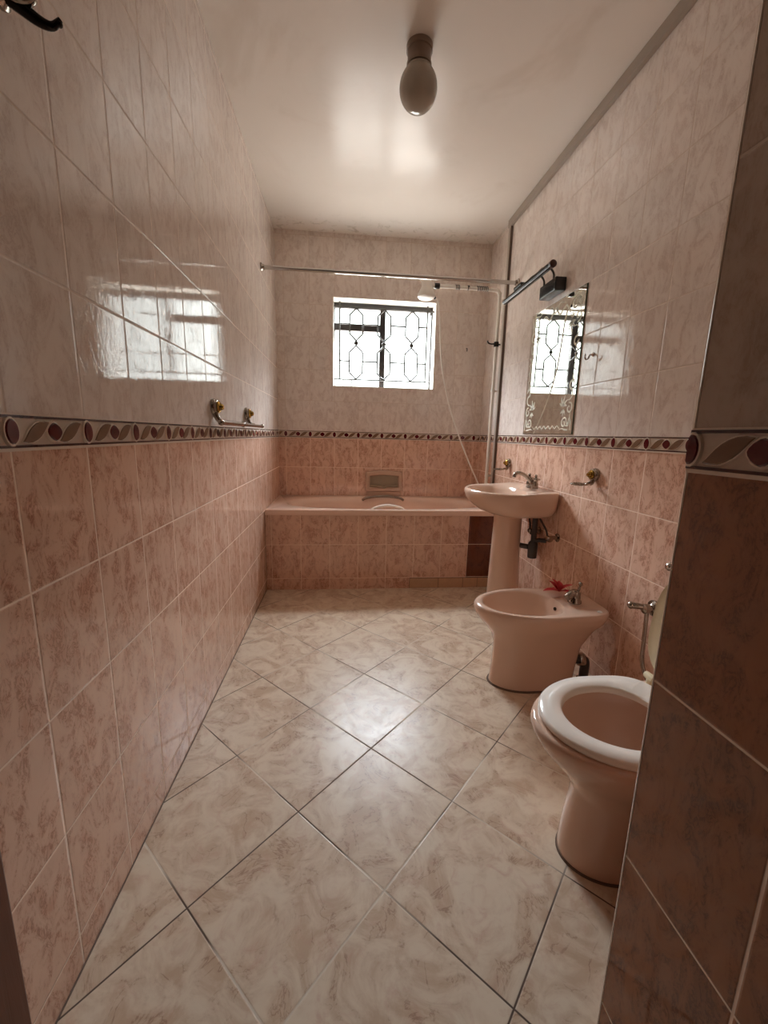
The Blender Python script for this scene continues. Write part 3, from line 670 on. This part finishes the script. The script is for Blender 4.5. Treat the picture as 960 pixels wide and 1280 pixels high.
bm = B(); lathe(bm, [(.012, 0), (.0185, .002), (.0185, .018), (.014, .022), (.003, .023)], (xc, -1.367, zc), (0, -1, 0), 18); part('end_cap', bm, plain('brown plastic', '#4d2a22', .4), pl, smooth=True, label='reddish brown end cap nearer the camera')
bm = B(); lathe(bm, [(.010, 0), (.014, .002), (.014, .018), (.003, .020)], (xc, -.77, zc), (0, 1, 0), 18); part('end_cap', bm, M['white'], pl, smooth=True, label='pale end cap nearer the bathtub')
bm = B(); box(bm, xc - .014, xc + .014, -1.03, -.93, zc + .016, zc + .034); part('switch_box', bm, M['black'], pl, bevel=.003)

# ---------------------------------------------------------------- shower
rl = thing('shower_rail', (.857, -.583, 2.14), 'long straight chrome shower curtain rail spanning wall to wall over the bathtub', 'curtain rail')
bm = B(); tube(bm, [(.004, -.580, 2.139), (W - .004, -.590, 2.139)], .0128, 16); part('rod', bm, M['chrome'], rl, smooth=True)
for x, d, y in ((.0005, 1, -.580), (W - .0005, -1, -.590)):
    bm = B(); lathe(bm, [(.027, 0), (.027, .005), (.018, .012), (.016, .022)], (x, y, 2.139), (d, 0, 0), 20); part('flange', bm, M['oldchrome'], rl, smooth=True)
sh = thing('shower_pipe', (W, -.36, .75), 'white shower pipe rising up the right wall and bending out over the bathtub', 'shower pipe')
px = W - .040; bm = B()
tube(bm, [(px - .002, -.352, .70), (px, -.355, 1.4), (px, -.36, 2.08), (px - .004, -.362, 2.13), (px - .018, -.364, 2.155), (px - .045, -.366, 2.160), (1.40, -.37, 2.163), (1.215, -.37, 2.163)], .0125, 14, 5); part('riser', bm, M['white'], sh, smooth=True)
bm = B()
for z in (.80, 1.45):
    bm = B(); lathe(bm, [(.017, -.008), (.018, 0), (.017, .008)], (px, -.356, z), (0, 0, 1), 14); tube(bm, [(px, -.356, z), (W, -.356, z)], .006, 8)
    part('pipe_clip', bm, M['white'], sh, smooth=True)
bm = B(); lathe(bm, [(.018, -.018), (.020, 0), (.018, .018)], (px, -.358, 1.788), (0, 0, 1), 14); tube(bm, [(px - .012, -.358, 1.792), (px - .04, -.358, 1.790), (px - .062, -.358, 1.797), (px - .070, -.358, 1.812)], .0055, 8, 4); tube(bm, [(px, -.358, 1.788), (W, -.358, 1.788)], .006, 8)
part('hose_hook', bm, M['gunmetal'], sh, smooth=True)
bm = B()
pts = [(1.25 + .0, -.37, 2.176)]
for xs in ((1.34, 1.362), (1.43,), (1.50, 1.525, 1.55, 1.575)):
    bm = B()
    x0, nt_ = xs[0] - .006, max(1, len(xs)) * 1.5
    tube(bm, [(x0 + (xs[-1] - xs[0] + .012) * i / (14 * nt_), -.37 + .0145 * math.cos(i * 2 * PI / 14), 2.163 + .0145 * math.sin(i * 2 * PI / 14)) for i in range(int(14 * nt_) + 1)], .0030, 6)
    part('cable_turns', bm, M['black'], sh, smooth=True)
hd = thing('electric_shower_head', (1.12, -.37, 2.07), 'white electric shower head hanging from the shower pipe above the bathtub', 'shower head')
bm = B(); lathe(bm, [(.006, .062), (.030, .062), (.036, .055), (.038, .020), (.050, -.005), (.062, -.030), (.063, -.048), (.052, -.058), (.01, -.060)], (1.125, -.37, 2.132), seg=28); part('housing', bm, M['white'], hd, smooth=True)
bm = B(); tube(bm, [(1.155, -.37, 2.163), (1.180, -.37, 2.163)], .016, 12); part('inlet_collar', bm, M['white'], hd, smooth=True)
bm = B(); lathe(bm, [(.018, -.019), (.0195, -.016), (.0195, .016), (.018, .019)], (1.199, -.37, 2.163), (1, 0, 0), 14); part('connector_nut', bm, M['black'], hd, smooth=True)
bm = B(); loft(bm, [[(1.085, -.373, 2.18), (1.10, -.373, 2.19), (1.075, -.373, 2.212), (1.066, -.373, 2.208)], [(1.085, -.367, 2.18), (1.10, -.367, 2.19), (1.075, -.367, 2.212), (1.066, -.367, 2.208)]]); part('selector_tab', bm, M['white'], hd)
hs = thing('shower_hose', (1.18, -.37, 2.10), 'thin white shower hose hanging from the electric shower head to behind the basin', 'hose')
bm = B(); tube(bm, [(1.176, -.372, 2.090), (1.205, -.372, 2.070), (1.225, -.375, 1.98), (1.240, -.38, 1.80), (1.262, -.385, 1.60), (1.32, -.39, 1.36), (1.41, -.395, 1.12), (1.52, -.40, .88), (1.60, -.405, .72), (1.63, -.41, .60)], .0055, 8, 8); part('hose_tube', bm, M['white'], hs, smooth=True)
bm = B(); lathe(bm, [(.009, -.012), (.011, 0), (.009, .012)], (1.183, -.372, 2.084), (.6, 0, -.5), 12); part('hose_end', bm, M['black'], hs, smooth=True)
tk = thing('cable_trunking', (W, -.405, .578), 'narrow grey brown cable trunking running up the right wall beside the shower pipe', 'trunking')
bm = B(); box(bm, W - .016, W - .0005, -.425, -.388, .578, H - .054); part('trunking_channel', bm, M['trunkshade'], tk, bevel=.002)
bm = B(); box(bm, W - .020, W - .0165, -.423, -.390, .578, H - .054); part('trunking_cover', bm, M['trunk'], tk, bevel=.001)
solo('wall_nail', tube(B(), [(1.551, 0, 1.822), (1.551, -.018, 1.820), (1.551, -.024, 1.806), (1.549, -.022, 1.796)], .004, 8, 3), M['steel'], (1.551, 0, 1.82), 'small dark bent nail in the back wall right of the window', 'nail', smooth=True)

# ---------------------------------------------------------------- ceiling lamp
cl = thing('ceiling_lamp', (.825, -1.60, H), 'oval opal glass globe lamp hanging from the bathroom ceiling, unlit', 'ceiling lamp')
bm = B(); lathe(bm, [(.052, 0), (.052, -.02), (.048, -.02), (.046, -.055), (.05, -.062), (.05, -.072)], (.825, -1.60, H), seg=28); part('lamp_holder', bm, M['lamp'], cl, smooth=True)
bm = B(); lathe(bm, [(.044, .070), (.053, .064)] + [(.0765 * math.sin(a), .082 * math.cos(a)) for a in [PI * (.24 + .76 * i / 18) for i in range(19)]], (.825, -1.60, 2.474), seg=32); part('glass_globe', bm, M['globe'], cl, smooth=True)

# ---------------------------------------------------------------- daylight
ZEN = (64, 67, 73); SKY = (56, 60, 67); MID = (4.0, 4.15, 4.1); GROUND = (14.5, 13.6, 13)
w = bpy.data.worlds.new('daylight'); bpy.context.scene.world = w; w.use_nodes = True
nt = w.node_tree; nt.nodes.clear(); N = nt.nodes.new; Lk = nt.links.new
tc = N('ShaderNodeTexCoord'); sp = N('ShaderNodeSeparateXYZ'); Lk(tc.outputs['Generated'], sp.inputs[0])
# open ground below, pale hazy garden at eye level, bright overcast sky above, brightest overhead (z = sine of elevation)
def wmix(z0, z1, a, b):
    mp = N('ShaderNodeMapRange'); mp.interpolation_type = 'SMOOTHSTEP'; mp.inputs[1].default_value = z0; mp.inputs[2].default_value = z1; Lk(sp.outputs[2], mp.inputs[0])
    mx = N('ShaderNodeMix'); mx.data_type = 'RGBA'; mx.clamp_factor = True; Lk(mp.outputs[0], mx.inputs[0])
    for s_, v in ((mx.inputs[6], a), (mx.inputs[7], b)):
        if isinstance(v, tuple): s_.default_value = v + (1,)
        else: Lk(v, s_)
    return mx.outputs[2]
c_ = wmix(-.22, -.08, GROUND, MID); c_ = wmix(.29, .40, c_, SKY); c_ = wmix(.70, .80, c_, ZEN)
bg = N('ShaderNodeBackground'); bg.inputs[1].default_value = 1.; Lk(c_, bg.inputs[0])
wo = N('ShaderNodeOutputWorld'); Lk(bg.outputs[0], wo.inputs[0])
pd = bpy.data.lights.new('window_daylight', 'AREA'); pd.shape = 'RECTANGLE'; pd.size = WX1 - WX0; pd.size_y = WZ1 - WZ0; pd.cycles.is_portal = True
po = bpy.data.objects.new('window_daylight', pd); C.objects.link(po); po.location = ((WX0 + WX1) / 2, WD + .01, (WZ0 + WZ1) / 2); po.rotation_euler = (-PI / 2, 0, 0)

# ---------------------------------------------------------------- camera
F, yaw, pitch, roll = 510.88, .1032, .1869, .0250
cd = bpy.data.cameras.new('camera'); co = bpy.data.objects.new('camera', cd); C.objects.link(co)
cd.sensor_fit = 'VERTICAL'; cd.sensor_height = 24.; cd.lens = F / 1280 * 24.; cd.clip_start = .02
f = Vector((math.sin(yaw) * math.cos(pitch), math.cos(yaw) * math.cos(pitch), -math.sin(pitch))); r = Vector((math.cos(yaw), -math.sin(yaw), 0)); u = r.cross(f)
r2 = r * math.cos(roll) + u * math.sin(roll); u2 = -r * math.sin(roll) + u * math.cos(roll)
m = Matrix((r2, u2, -f)).transposed().to_4x4(); m.translation = Vector((.5306, -3.5156, 1.1009)); co.matrix_world = m
sc = bpy.context.scene; sc.camera = co
sc.view_settings.view_transform = 'Standard'; sc.view_settings.look = 'None'; sc.view_settings.gamma = 1; sc.view_settings.use_curve_mapping = False
sc.view_settings.exposure = .25
sc.cycles.use_denoising = True; sc.cycles.max_bounces = 12; sc.cycles.diffuse_bounces = 8; sc.cycles.glossy_bounces = 5; sc.cycles.transparent_max_bounces = 12
sc.cycles.caustics_reflective = True; sc.cycles.blur_glossy = .5; sc.cycles.sample_clamp_indirect = 8.
